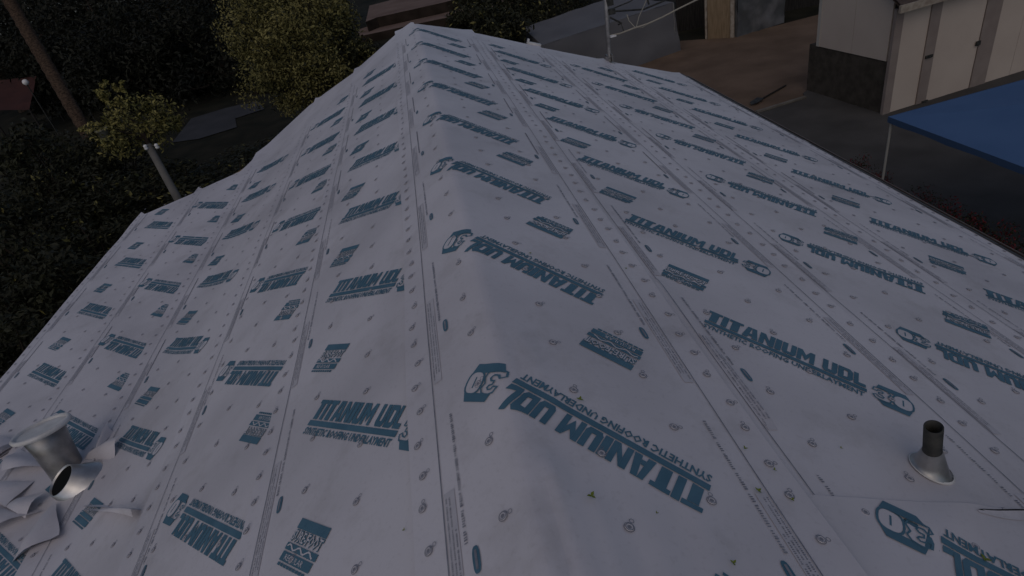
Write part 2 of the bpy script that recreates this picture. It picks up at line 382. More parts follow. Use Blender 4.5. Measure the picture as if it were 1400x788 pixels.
def make_title(full=True):
    F_ = Flat()
    for pl in quads_letters(): F_.poly([(x, .019+y*.097) for x, y in pl])
    F_.strip(0, .672, -.013, .013, 14)
    if full:
        v, f = text_mesh('SYNTHETIC ROOFING UNDERLAYMENT', .66, .036, .030); F_.mesh(v, f, .004, -.056)
    else:
        for a, c in ((0, .19), (.205, .36), (.375, .66)): F_.strip(a, c, -.052, -.024, 4, 0, 0)
    # the 30 badge: dark head and foot, two outlined numerals between them
    F_.poly([(.706, .060), (.836, .060), (.818, .095), (.716, .092)]); F_.poly([(.733, -.056), (.826, -.056), (.838, -.020), (.708, -.020)])
    el = lambda cx, cy, rx, ry, n: [(cx+rx*math.copysign(abs(math.cos(k*2*math.pi/n))**.75, math.cos(k*2*math.pi/n)), cy+ry*math.copysign(abs(math.sin(k*2*math.pi/n))**.75, math.sin(k*2*math.pi/n))) for k in range(n)]
    F_.stroke(el(.806, .020, .038, .046, 18), .0075, True, .0004, 0); F_.poly([(x, y) for x, y in el(.806, .020, .0335, .0415, 18)], .0002, 1); F_.poly([(.803, -.002), (.809, -.002), (.809, .042), (.803, .042)], .0008)
    three = [(.694, .036), (.698, .056), (.722, .066), (.750, .060), (.762, .042), (.752, .022), (.764, .002), (.758, -.020), (.732, -.030), (.704, -.022), (.694, -.002), (.706, .006), (.716, -.006), (.730, -.008), (.736, .002), (.728, .012), (.716, .014), (.716, .026), (.728, .029), (.734, .038), (.726, .046), (.714, .044), (.708, .034)]
    F_.stroke(three, .0065, True, .0012)
    return F_
def make_sure(full=True):
    F_ = Flat(); X0, X1 = .378, .592; yt = -.366
    F_.strip(X0, X1, yt-.036, yt, 5)
    F_.poly([(X0-.004, yt-.112), (X1+.004, yt-.112), (X1+.004, yt-.088), (X0-.004, yt-.088)])
    F_.poly([(X0, yt-.150), (X1, yt-.150), (X1, yt-.118), (X0, yt-.118)])
    if full:
        v, f = text_mesh('SURE-FOOT', .214, .048, .085); F_.mesh(v, f, X0, yt-.084, 0, 0)
        v, f = text_mesh('SURE-FOOT', .206, .038, .012); F_.mesh(v, f, X0+.004, yt-.079, .0012, 1)
        F_.stroke([(X0+.006+i*.0125, yt-.100+.008*math.sin(i*1.15)) for i in range(16)], .006, False, .0012, 1)
        v, f = text_mesh('REGULAR', .13, .020, .0); F_.mesh(v, f, X0+.03, yt-.144, .0012, 1)
        for i in range(9): F_.poly([(X0+.004+i*.022, yt-.166), (X0+.022+i*.022, yt-.166), (X0+.022+i*.022, yt-.156), (X0+.004+i*.022, yt-.156)])
    else:
        for i in range(9):
            if i != 4: F_.poly([(X0+i*.023, yt-.084), (X0+.012+i*.023, yt-.084), (X0+.012+i*.023, yt-.04), (X0+i*.023, yt-.04)])
    return F_
TITLE, TITLE_S, SURE, SURE_S = make_title(), make_title(False), make_sure(), make_sure(False)
def lay(fl, sh, org, o, name, parent, mats):
    vs = []; ok = True
    for x, y, l in fl.v:
        t = org[0]+o*(x*GC+y*GS); yv = org[1]+o*(-x*GS+y*GC)
        if yv > 9.15 or yv < .0: ok = False; break
        if sh is SH['R2b']:
            if yv > seam(t)+.08: ok = False; break
            yv = min(yv, seam(t)-.006)
        vs.append((t, yv, l))
    if not ok: return
    faces, mi = fl.f, fl.m
    if sh is SH['R1']:      # cut where the sheet bends over the ridge
        bm = bmesh.new(); bv = [bm.verts.new((a, c, l)) for a, c, l in vs]
        for f, q in zip(fl.f, fl.m):
            try: bf = bm.faces.new([bv[i] for i in f]); bf.material_index = q
            except ValueError: pass
        for tt in (-.032, -.02, -.01, 0, .01, .02, .032):
            bmesh.ops.bisect_plane(bm, geom=bm.verts[:]+bm.edges[:]+bm.faces[:], plane_co=(tt, 0, 0), plane_no=(1, 0, 0))
        bm.verts.index_update(); vs = [tuple(v.co) for v in bm.verts]; faces = [tuple(v.index for v in f.verts) for f in bm.faces]; mi = [f.material_index for f in bm.faces]; bm.free()
    lim = (sh.ta+.01, sh.tb-.01)
    P = [sh.P(min(max(t, lim[0]), lim[1]), y, .0030+l*1.0) for t, y, l in vs]
    me = bpy.data.meshes.new(name); me.from_pydata(P, [], faces)
    for M in mats: me.materials.append(M)
    me.polygons.foreach_set('material_index', mi)
    link(name, me, parent)
PER = 1.058
LOGO = {'R2b': (-1, 1.700, .435), 'R1': (-1, .530, 1.061), 'R2': (1, .981, 2.000), 'R3': (-1, 2.708, 2.560), 'R4': (1, 3.175, 3.610),
        'L1': (1, -.967, 2.065), 'L2': (-1, -1.285, 1.672), 'L3': (1, -3.015, 4.510), 'L4': (-1, -3.275, 4.664), 'L5': (1, -4.62, 5.110)}
for k, (o, t, y) in LOGO.items():
    s = SH[k]; k0 = -6
    for j in range(k0, 12):
        yy_ = y+j*PER
        near = yy_ < 6.2
        lay(TITLE if near else TITLE_S, s, (t, yy_), o, 'printed_logo', s.ob, [INK, SHEET])
        if k == 'R2' and j == 0: continue            # covered by the patch round the vent
        lay(SURE if near else SURE_S, s, (t, yy_), o, 'printed_emblem', s.ob, [INK, SHEET])

# printed guide lines and small-print rows along the laps
def edge_print(k, tl, inward):
    s = SH[k]; b = MB(); rnd = random.Random(hash(k) % 99 + int(tl*100) if False else int(abs(tl)*1000))
    def rect(t0, t1, y0, y1, mi, n=1, ex=.003):
        for i in range(n):
            a, c = y0+(y1-y0)*i/n, y0+(y1-y0)*(i+1)/n
            b.add([s.P(t0, a, ex), s.P(t1, a, ex), s.P(t1, c, ex), s.P(t0, c, ex)], [(0, 1, 2, 3)], mi)
    rect(tl-.0018, tl+.0018, .2, 8.9, 1, 160)
    def tint(ya, yb): rect(tl+inward*.008, tl+inward*.046, ya, yb, 2, 12, .0022)
    y = .25+rnd.random()*.5
    while y < 8.6:
        # block of thin rows, then a bold row, like the small print on the roll
        ln = .52
        tint(y-.02, y+ln+.02)
        fine = y < 3.6
        for r, (dt, hh) in enumerate(((.014, .006), (.026, .006), (.038, .006))):
            yy2 = y+(.03 if r else 0); end = y+ln-(.0 if r != 2 else .12)
            if fine:
                while yy2 < end:
                    wl = rnd.uniform(.02, .07); q = yy2
                    while q < min(yy2+wl, end):
                        hgt = hh*rnd.choice((.6, .8, 1, 1)); cc = tl+inward*dt
                        rect(cc-hgt/2, cc+hgt/2, q, q+rnd.uniform(.002, .0045), 1); q += .0062
                    yy2 += wl+.009
            else: rect(tl+inward*dt-hh*.3, tl+inward*dt+hh*.3, yy2, end, 1, 6)
        yy2 = y+.34; end = y+.34+.50; cc = tl+inward*.066
        if fine:
            while yy2 < end:
                wl = rnd.uniform(.03, .08); q = yy2
                while q < min(yy2+wl, end):
                    rect(cc-.0055, cc+.0055*rnd.choice((1, 1, .5)), q, q+rnd.uniform(.0025, .006), 1); q += .0085
                yy2 += wl+.012
        else: rect(cc-.004, cc+.004, yy2, end, 1, 6)
        # oval mark
        yo = y+.28; oc = tl+inward*.092
        n = 14; pts = []
        for q in range(n):
            a = q*2*math.pi/n; ca, sa = math.cos(a), math.sin(a)
            pts.append((oc+.0125*math.copysign(abs(ca)**.7, ca), yo+.040*math.copysign(abs(sa)**.7, sa)))
        b.add([s.P(a, c, .003) for a, c in pts], [tuple(range(n))], 0)
        b.add([s.P(oc+.004*q[0], yo+.028*q[1], .0042) for q in ((-1, -1), (1, -1), (1, 1), (-1, 1))], [(0, 1, 2, 3)], 1)
        y += PER
    return b.build('edge_print', [INK, INKF, mat('tinted_strip', (.47, .465, .505), .6, .35, col2=(.52, .51, .545), scale=20)], s.ob)
for k, tl, inw in (('R1', -.270, 1), ('R1', .715, -1), ('R2', .888, 1), ('R2', 1.715, -1), ('R3', 1.905, 1), ('R3', 2.775, -1), ('R4', 2.955, 1), ('R4', 4.10, -1),
                   ('L1', -1.155, 1), ('L2', -2.06, 1), ('L3', -3.16, 1), ('L4', -3.99, 1), ('L5', -4.90, 1)):
    edge_print(k, tl, inw)

# cap nails
def nail_mesh():
    b = MB(); n = 12
    ring = lambda r, z, cx=0, cy=0: [(cx+r*math.cos(k*2*math.pi/n), cy+r*math.sin(k*2*math.pi/n), z) for k in range(n)]
    def band(r0, z0, r1, z1, mi, cx=0, cy=0): b.add(ring(r0, z0, cx, cy)+ring(r1, z1, cx, cy), [(k, (k+1) % n, (k+1) % n+n, k+n) for k in range(n)], mi)
    band(.0125, .001, .0115, .003, 0); band(.0115, .003, .0095, .0034, 1); band(.0095, .0034, .0060, .0026, 0); b.add(ring(.0060, .0026), [tuple(range(n))], 1)
    band(.0155, .0008, .0138, .0008, 1)
    band(.0072, .0008, .0054, .0008, 1, .020, .012); 
    me = bpy.data.meshes.new('cap_nail'); me.from_pydata(b.v, [], b.f); me.materials.append(mat('nail_cap', (.46, .45, .48), .45, .45)); me.materials.append(mat('nail_ring', (.21, .215, .25), .6, .3)); me.polygons.foreach_set('material_index', b.m)
    return me
CAP_ME = nail_mesh(); nails = []
def frame_at(s, t, y):
    x, z, th = prof(t); p = s.P(t, y, .0025)
    return p, th
def add_nails(k, t, y0, step, y1=9.2, jit=.012):
    s = SH[k]; y = y0
    while y < y1:
        if s.ta+.03 < t < s.tb-.02 or True: nails.append((k, t+random.uniform(-jit, jit), y+random.uniform(-jit, jit)))
        y += step
for t, ph in ((-.066, 1.017), (.224, 1.184), (.515, 1.018)): add_nails('R1', t, ph-.27*3, .2725)
add_nails('R1', -.342, 1.062-.138*5, .1385); add_nails('R1', .792, .75, .139)
for k, a in (('R2', (1.02, 1.3, 1.57)), ('R3', (2.05, 2.32, 2.6)), ('R4', (3.1, 3.4, 3.7, 3.97)), ('L1', (-.637, -.93)), ('L2', (-1.42, -1.70, -1.96)), ('L3', (-2.42, -2.7, -2.98)), ('L4', (-3.45, -3.75)), ('L5', (-4.3, -4.6))):
    for i, t in enumerate(a): add_nails(k, t, .35+.13*(i % 2)+random.random()*.1, .2725)
for k, t in (('R2', 1.80), ('R3', 2.85), ('R4', 4.18), ('L1', -1.225), ('L2', -2.155), ('L3', -3.24), ('L4', -4.065), ('L5', -4.955)): add_nails(k, t, .4, .139)
def dist(n_):
    s = SH[n_[0]]; p = s.P(n_[1], n_[2]); v = p-CP; dep = v.dot(AF)
    if dep < .2: return 1e3
    px, py = 700+F*v.dot(AR)/dep, 394-F*v.dot(AU)/dep
    return v.length if (0 <= px <= 1400 and 0 <= py <= 788) else 1e3
nails = sorted(((dist(q), q) for q in nails), key=lambda a: a[0])
rest = {}
for i, (dd, (k, t, y)) in enumerate(nails):
    if dd >= 1e3: continue
    s = SH[k]; p, th = frame_at(s, t, y)
    if i < 290:
        o = bpy.data.objects.new('cap_nail', CAP_ME); C.objects.link(o); o.parent = s.ob
        M4 = Matrix.Translation(p) @ Matrix.Rotation(-th, 4, 'Y') @ Matrix.Rotation(random.uniform(-.6, .9), 4, 'Z')
        o.matrix_parent_inverse = Matrix.Identity(4); o.matrix_basis = M4
    else: rest.setdefault(k, []).append((p, th))
for k, L_ in rest.items():
    b = MB()
    for p, th in L_:
        R = Matrix.Rotation(-th, 3, 'Y')
        b.add([p+R@Vector((.014*math.cos(a*math.pi/3), .014*math.sin(a*math.pi/3), .0015)) for a in range(6)], [tuple(range(6))])
    o = b.build('distant_cap_nails', mat('faint_nail', (.34, .34, .38), .6, .3), SH[k].ob); o['kind'] = 'stuff'

# ------------------------------------------------------------------ roof fittings
def lathe(b, base, axis, prof_, n=24, mi=0, smooth=True, a0=0, a1=2*math.pi):
    axis = Vector(axis).normalized(); u = axis.orthogonal().normalized(); v = axis.cross(u); full = abs(a1-a0-2*math.pi) < 1e-6
    nn = n if full else n+1; vs = []
    for r, h in prof_:
        for k in range(nn):
            a = a0+(a1-a0)*k/n; vs.append(Vector(base)+axis*h+(u*math.cos(a)+v*math.sin(a))*r)
    fs = []
    for i in range(len(prof_)-1):
        for k in range(n):
            j = (k+1) % nn; fs.append((i*nn+k, i*nn+j, (i+1)*nn+j, (i+1)*nn+k))
    b.add(vs, fs, mi, smooth)
def roofP(k, t, y, ex=0): return SH[k].P(t, y, ex)
def pix_t(px, py, side):       # pixel -> (t, y) on the right roof plane / left upper / left lower
    a = {1: AR_, -1: AL, -2: AL2}[side]
    if side == 1: P0, n = Vector((0, 0, RZ)), Vector((math.sin(a), 0, math.cos(a)))
    elif side == -1: P0, n = Vector((0, 0, RZ)), Vector((-math.sin(a), 0, math.cos(a)))
    else: P0, n = Vector((-SB*math.cos(AL), 0, RZ-SB*math.sin(AL))), Vector((-math.sin(a), 0, math.cos(a)))
    q = onplane(px, py, P0, n)
    if side == 1: return q.x/math.cos(a), q.y
    if side == -1: return q.x/math.cos(a), q.y
    return -SB+(q.x-P0.x)/math.cos(a), q.y
# plumbing vent on the right slope
t, y = pix_t(1268, 646, 1); base = roofP('R2', t, y, .002)
vp = thing('vent_pipe', 'dark plumbing vent pipe in a shiny metal cone flashing on the roof', 'vent pipe', base)
nrm = Vector((math.sin(AR_), 0, math.cos(AR_)))
ptop_ = at(1276.5, 584, depth_at(base)-.13); ax = (ptop_-base).normalized(); LP_ = (ptop_-base).length
b = MB(); lathe(b, base-ax*.03, ax, [(.0275, 0), (.0275, LP_+.03), (.0235, LP_+.031), (.0235, LP_-.05)], 20); lathe(b, base+ax*(LP_-.06), ax, [(.0245, 0), (.0, .001)], 20); b.build('pipe', DARKPIPE, vp)
cax = (nrm*.45+ax*.55).normalized()
b = MB(); vs = []; n_ = 28; u_ = nrm.orthogonal().normalized(); v_ = nrm.cross(u_)
lev = [(.070, 0, 0), (.067, .008, 0), (.060, .014, .06), (.046, .046, .45), (.034, .088, .9), (.0285, .108, 1)]
for r, h_, m_ in lev:
    cc = base+ax*h_; nn_ = (nrm*(1-m_)+ax*m_).normalized(); u_ = (AR-nn_*AR.dot(nn_)).normalized(); v_ = nn_.cross(u_)
    for k in range(n_):
        a = 2*math.pi*k/n_; vs.append(cc+(u_*math.cos(a)+v_*math.sin(a))*r)
b.add(vs, [(i*n_+k, i*n_+(k+1) % n_, (i+1)*n_+(k+1) % n_, (i+1)*n_+k) for i in range(len(lev)-1) for k in range(n_)], 0, True); b.build('flashing_cone', STEEL, vp)
b = MB(); lathe(b, base, nrm, [(.071, .001), (.073, .004), (.066, .008)], 28); b.build('flashing_rim', WHITEM, vp)
# lifted slits cut into the membrane
def slit(k, p0, p1, lift, depth, away, gap=.011):
    """flap of membrane whose cut edge (p0-p1) stands up; away = direction (t, y) in which it stays attached"""
    s = SH[k]; b = MB(); n = 12; m_ = 5; vs = []
    for i in range(n+1):
        u = i/n
        for j in range(m_+1):
            q = j/m_; hgt = lift*math.sin(math.pi*min(1, max(0, u)))**.8*(1-q)**2
            t = p0[0]+(p1[0]-p0[0])*u+away[0]*depth*q*math.sin(math.pi*(.08+.84*u)); y = p0[1]+(p1[1]-p0[1])*u+away[1]*depth*q*math.sin(math.pi*(.08+.84*u))
            vs.append(s.P(t, y, .002+hgt))
    b.add(vs, [(i*(m_+1)+j, (i+1)*(m_+1)+j, (i+1)*(m_+1)+j+1, i*(m_+1)+j+1) for i in range(n) for j in range(m_)], 0, True)
    # near-black strip laid on the membrane, painted as the shaded gap under the flap
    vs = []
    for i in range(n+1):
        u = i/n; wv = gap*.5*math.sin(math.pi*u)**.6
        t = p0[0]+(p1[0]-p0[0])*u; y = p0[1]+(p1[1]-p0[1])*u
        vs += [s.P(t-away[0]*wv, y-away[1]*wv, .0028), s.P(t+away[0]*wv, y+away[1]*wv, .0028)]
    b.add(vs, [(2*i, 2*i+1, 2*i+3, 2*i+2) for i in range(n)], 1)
    return b.build('cut_flap', [SHEET, HOLE], s.ob)
slit('R2b', pix_t(1328, 705, 1), pix_t(1440, 706, 1), .0035, .035, (.05, -1.), .016)
# torn-open duct fitting on the left slope
t, y = pix_t(92, 668, -2)
ductbase = SH['L4'].P(t, y, .004)
UP = Vector((0, 0, 1))
dn = Vector((-math.sin(AL2), 0, math.cos(AL2)))
db = thing('duct_flashing', 'short open metal duct collar poking through torn membrane on the roof', 'roof vent', ductbase)
dd0 = depth_at(ductbase)
tip = at(83, 657, dd0-.085); foot = at(117, 666, dd0+.03); axd = (tip-foot).normalized(); Ld = (tip-foot).length
b = MB(); lathe(b, foot, axd, [(.190, -.03), (.180, .0), (.172, Ld*.1), (.166, Ld*.12), (.140, Ld*.45), (.134, Ld*.47), (.105, Ld), (.099, Ld), (.099, Ld-.12)], 26); b.build('collar', mat('bright_galvanised', (.42, .42, .42), .30, .5, metal=.75, col2=(.66, .66, .66), scale=7), db)
b = MB(); lathe(b, foot+axd*(Ld-.012), axd, [(.100, 0), (0, .001)], 26); b.build('opening_shade', HOLE, db)  # black disc across the mouth paints the shade inside the collar
b = MB(); lathe(b, foot, axd, [(.205, -.045), (.21, -.03), (.185, -.012)], 26); b.build('base_ring', GREYM, db)
# loose cap: funnel-shaped cowl with a rolled white rim
c0 = at(88, 636, dd0+.14); c1 = at(57, 588, dd0+.045); axc = (c1-c0).normalized(); Lc = (c1-c0).length
rt = 35*depth_at(c1)/F
cw = thing('capped_vent', 'grey metal vent pipe with a wide round white cap beside the duct collar', 'roof vent', c0)
b = MB(); lathe(b, c0, axc, [(.105, -.16), (.105, 0), (.112, Lc*.45), (.125, Lc*.88), (rt*.6, Lc*.95), (rt*.97, Lc)], 30); b.build('pipe', GREYM, cw)
b = MB(); lathe(b, c1, axc, [(rt*.97, -.012), (rt*1.04, -.004), (rt*1.05, .012), (rt*.98, .022), (rt*.90, .016), (rt*.88, .0)], 30); b.build('rim', WHITEM, cw)
b = MB(); lathe(b, c1, axc, [(rt*.89, .004), (rt*.5, .0), (0, -.006)], 30); b.build('lid', WHITEM, cw)
# flaps of membrane torn up around the collar
def flap(pts, lifts, k='L4'):
    """triangle-ish flap from pixels; lifts = metres each corner stands off the roof"""
    P = []
    for (px, py), l in zip(pts, lifts):
        t, y = pix_t(px, py, -2 if px < 170 else -1)
        P.append(SH[k].P(t, y, .006)+dn*l*.42+(CP-SH[k].P(t, y)).normalized()*0)
    b = MB(); n = 6; vs = []; a, c, e = P; idx = {}
    for i in range(n+1):
        for j in range(n+1-i):
            u, v = i/n, j/n; q = a*(1-u-v)+c*u+e*v
            q = q+dn*(.045*math.sin(math.pi*u)*math.sin(math.pi*min(1, v+.2))+.018*noise.noise(q*9)); idx[(i, j)] = len(vs); vs.append(q)
    fs = []
    for i in range(n):
        for j in range(n-i):
            fs.append((idx[i, j], idx[i+1, j], idx[i, j+1]))
            if j < n-i-1: fs.append((idx[i+1, j], idx[i+1, j+1], idx[i, j+1]))
    b.add(vs, fs, 0, True)
    o = b.build('torn_flap', SHEET, SH[k].ob); return o
flap([(128, 640), (158, 592), (152, 585)], [.02, .0, .14])
flap([(118, 630), (178, 602), (160, 632)], [.02, .13, .0])
flap([(118, 700), (190, 713), (196, 696)], [.0, .10, .03])
flap([(76, 640), (12, 651), (30, 616)], [.02, .10, .0])
flap([(84, 690), (20, 770), (92, 738)], [.08, .0, .09])
flap([(70, 680), (40, 712), (0, 690)], [.11, .05, .0])
flap([(62, 700), (-10, 735), (-20, 690)], [.0, .12, .03])
flap([(0, 632), (30, 606), (-25, 600)], [.12, .02, .0])
flap([(50, 660), (-12, 668), (18, 700)], [.0, .03, .11])
slit('L4', pix_t(112, 693, -2), pix_t(190, 712, -2), .03, .10, (-.3, .9))
slit('L4', pix_t(22, 768, -2), pix_t(92, 735, -2), .035, .12, (-.6, .6))
slit('L5', pix_t(-10, 635, -2), pix_t(35, 606, -2), .03, .10, (-.5, .7))
# leaf litter and scraps on the membrane
LITTER = mat('yellow_green_leaf', (.16, .20, .03), .7, .2)
for px, py, side, r in ((788, 556, 1, .010), (801, 692, 1, .011), (1030, 680, 1, .009), (1075, 693, 1, .007), (890, 714, 1, .004), (1012, 622, 1, .007), (1340, 770, 1, .012), (1052, 652, 1, .006), (852, 375, 1, .006), (722, 354, 1, .007), (1145, 618, 1, .005), (560, 727, -1, .005), (995, 780, 1, .008)):
    t, y = pix_t(px, py, side); k = 'R1' if t < .8 else ('R2' if side == 1 else 'L1')
    if side == -1: k = 'R1' if t > -.38 else 'L1'
    p = SH[k].P(t, y, .006); b = MB(); a = random.uniform(0, 6)
    for q in range(3):
        d = Vector((math.cos(a+q*1.9), math.sin(a+q*1.9), 0)); s_ = Vector((-d.y, d.x, 0)); x_, z_, th = prof(t); R = Matrix.Rotation(-th, 3, 'Y')
        b.add([p+R@v for v in (d*-r*.2, d*r*.5+s_*r*.45+Vector((0, 0, .003)), d*r*1.4+Vector((0, 0, .005)), d*r*.5-s_*r*.45+Vector((0, 0, .003)))], [(0, 1, 2, 3)])
    tag(b.build('fallen_leaf', LITTER), 'tiny yellow-green leaf lying on the white roofing membrane', 'leaf', 'leaves lying on the roof')
t, y = pix_t(1112, 709, 1); p = SH['R2'].P(t, y, .006); b = MB()
R = Matrix.Rotation(AR_, 3, 'Y') @ Matrix.Rotation(-.5, 3, 'Z'); b.box(p, (.018, .004, .002), 0, R); tag(b.build('membrane_scrap', WHITEM), 'small white offcut strip lying near the lap seam', 'scrap')

# ------------------------------------------------------------------ antenna mast at the far right rake
t, y = pix_t(833, 86, 1); mb_ = SH['R4'].P(t, y, .002); md = depth_at(mb_)
an = thing('antenna_mast', 'grey antenna mast bolted to the roof edge with crossing rods', 'antenna', mb_)
MG = mat('mast_metal', (.22, .22, .22), .5, .5, metal=.4, col2=(.3, .3, .3), scale=20)
top = at(826.5, -30, md); top = mb_+(top-mb_)
b = MB(); b.tube([mb_, mb_+(top-mb_)*.25, mb_+(top-mb_)*.25, top], [.030, .030, .036, .036], 12); b.build('mast', MG, an)
b = MB(); R = Matrix.Rotation(AR_, 3, 'Y'); b.box(mb_+Vector((-.03, .02, .012)), (.11, .07, .006), 0, R); b.box(mb_+Vector((-.035, 0, .06)), (.006, .06, .055)); b.box(mb_+Vector((.035, 0, .06)), (.006, .06, .055)); b.tube([mb_+Vector((-.06, -.01, .075)), mb_+Vector((.06, -.01, .075))], .008, 6); b.build('foot_bracket', GREYM, an)
def pl(pts, dz=0): return [at(x, y, md+d_) for x, y, d_ in pts]
b = MB(); b.box(at(836, 16, md-.02), (.05, .04, .04)); b.box(at(833, 2, md-.02), (.05, .05, .06)); b.build('clamp', DARKPIPE, an)
for pts, r in (([(836, 16, 0), (880, 13, .1), (930, -8, .2)], .014), ([(834, 24, 0), (850, 32, -.05), (845, 34, -.05)], .014), ([(848, 30, -.05), (853, 43, -.05)], .008), ([(838, 12, 0), (862, 2, 0), (880, -12, 0)], .010), ([(884, -5, .1), (887, 6, .1)], .016)):
    b = MB(); b.tube(pl(pts), r, 8); b.build('rod', DARKPIPE, an)
WIRE = mat('pale_cable', (.30, .28, .23), .6, .3)
b = MB(); b.tube(pl([(834, 49, 0), (848, 46, -.1), (866, 39, -.2), (885, 33, -.25), (905, 24, -.3), (930, 11, -.35), (965, -6, -.4)]), .012, 6); b.build('cable', WIRE, an)
b = MB(); b.tube(pl([(857, 20, -.1), (860, 29, -.1), (868, 37.5, -.2), (878, 38, -.2), (890, 31, -.25)]), .007, 6); b.build('cable', WIRE, an)
b = MB(); b.tube(pl([(870, 37, -.2), (874, 22, -.1), (882, 5, .1), (886, -8, .1)]), .007, 6); b.build('cable', WIRE, an)
b = MB(); b.box(at(838, 49.5, md-.05), (.045, .03, .012)); b.build('wire_clip', WHITEM, an)
# chipped pale trim at the rake where a sheet ends
p = at(724, 61, 9.4); b = MB(); t, y = pix_t(731, 64, 1)
p = SH['R3'].P(t, y, .0); R = Matrix.Rotation(AR_, 3, 'Y'); b.box(p+Vector((0, .05, .02)), (.10, .05, .02), 0, R); b.box(p+Vector((-.09, .05, .07)), (.012, .03, .05), 0, R)
tag(b.build('batten_offcut', WHITEM), 'pale wood offcut lying at the far rake edge of the roof', 'offcut')

# ------------------------------------------------------------------ grey tarpaulin shelter
TARP = mat('grey_tarp', (.115, .115, .122), .75, .25, col2=(.145, .145, .152), scale=.8, bump=.35, bscale=2.2)
A = onz(931, 70); gB = onz(884, 93); vA = (onplane(920.5, 3, A, Vector((AF.x, AF.y, 0)).normalized()))
hT = vA.z; fd = (gB-A); fd.z = 0; fd.normalize()
tl = onz(741, 62, hT); bl = onz(715, 38, hT); br = onz(838, -4, hT); tr = onz(920.5, 3, hT)
sh_ = thing('tarp_shelter', 'grey tarpaulin shelter with flat roof behind the far end of the house', 'shelter', (A+gB)/2)
def grid_sheet(name, q, nu, nv, wob, M, parent, seed, droop=0):
    a, c, e, f = [Vector(v) for v in q]; b = MB(); vs = []; nrm_ = (c-a).cross(f-a).normalized()
    for j in range(nv+1):
        for i in range(nu+1):
            u, v = i/nu, j/nv; p = (a*(1-u)+c*u)*(1-v)+(f*(1-u)+e*u)*v
            p = p+nrm_*wob*(noise.noise((u*5, v*3, seed))+.5*noise.noise((u*13, v*6, seed+3)))-Vector((0, 0, droop*math.sin(math.pi*u)*math.sin(math.pi*v))); vs.append(p)
    b.add(vs, [(j*(nu+1)+i, j*(nu+1)+i+1, (j+1)*(nu+1)+i+1, (j+1)*(nu+1)+i) for j in range(nv) for i in range(nu)], 0, True)
    return b.build(name, M, parent)
z0 = lambda v: Vector((v.x, v.y, .02))
grid_sheet('roof_tarp', (tl, tr, br, bl), 14, 8, .04, TARP, sh_, 1, .08)
grid_sheet('front_tarp', (z0(tl), A+Vector((0, 0, .02)), tr, tl), 16, 8, .07, TARP, sh_, 2)
grid_sheet('side_tarp', (z0(bl), z0(tl), tl, bl), 6, 6, .04, TARP, sh_, 3)
grid_sheet('side_tarp', (A+Vector((0, 0, .02)), z0(br), br, tr), 8, 6, .05, TARP, sh_, 4)
grid_sheet('back_tarp', (z0(br), z0(bl), bl, br), 10, 6, .05, TARP, sh_, 5)
for q in (tl, tr, bl, br):
    b = MB(); b.tube([z0(q), q-Vector((0, 0, .03))], .03, 8); b.build('pole', STEEL, sh_)

# ------------------------------------------------------------------ yard clutter: back fence, tan panel, wrapped stack
BOARD = mat('weathered_board', (.020, .019, .018), .9, .2, col2=(.036, .033, .030), scale=5, stretch=(6, 6, .6))
TAN = mat('tan_board', (.20, .145, .085), .8, .25, col2=(.27, .20, .125), scale=4, stretch=(5, 5, .7))
PALE = mat('pale_paint', (.38, .34, .28), .8, .2, col2=(.24, .2, .16), scale=9)
pa, pb = onz(968, 54), onz(1004, 52); 
def upright(name, a, c, h, th_, M, parent, z=0.):
    d = c-a; d.z = 0; L_ = d.length; d.normalize(); b = MB(); R = Matrix(((d.x, -d.y, 0), (d.y, d.x, 0), (0, 0, 1)))
    b.box((a+c)/2*1.0+Vector((0, 0, z+h/2-((a+c)/2).z)), (L_/2, th_/2, h/2), 0, R); return b.build(name, M, parent)
pn = thing('leaning_panel', 'tan wooden door panel standing at the edge of the dirt yard', 'panel', (pa+pb)/2)
upright('board', pa, pa+(pb-pa)*.84, 2.3, .05, TAN, pn); upright('edge_strip', pa+(pb-pa)*.86, pb, 2.32, .09, PALE, pn)
upright('edge_strip', pa-(pb-pa)*.10, pa-(pb-pa)*.02, 2.25, .05, PALE, pn)
b = MB(); q = at(1000, 20, depth_at(pb)-.12); b.box(q, (.05, .03, .07)); b.build('latch', DARKPIPE, pn)
# shrink-wrapped stack
WRAP = mat('grey_wrap', (.075, .08, .082), .45, .5, col2=(.20, .20, .205), scale=1.6, detail=5, bump=.6, bscale=3.5, lo=.45, hi=.75)
wa, wb = onz(1008, 52), onz(1072, 32)
ws = thing('wrapped_stack', 'stack wrapped in crumpled grey plastic beside the tan panel', 'stack', (wa+wb)/2)
dv = Vector((-(wb-wa).y, (wb-wa).x, 0)).normalized()*1.0
if dv.y < 0: dv = -dv
hW = 1.9; T_ = Vector((0, 0, hW))
grid_sheet('front_wrap', (z0(wa), z0(wb), z0(wb)+T_, z0(wa)+T_), 14, 10, .10, WRAP, ws, 8)
grid_sheet('side_wrap', (z0(wb), z0(wb)+dv, z0(wb)+dv+T_, z0(wb)+T_), 6, 10, .06, WRAP, ws, 9)
grid_sheet('side_wrap', (z0(wa)+dv, z0(wa), z0(wa)+T_, z0(wa)+dv+T_), 6, 10, .06, WRAP, ws, 10)
grid_sheet('top_wrap', (z0(wa)+T_, z0(wb)+T_, z0(wb)+dv+T_, z0(wa)+dv+T_), 10, 6, .06, WRAP, ws, 11)
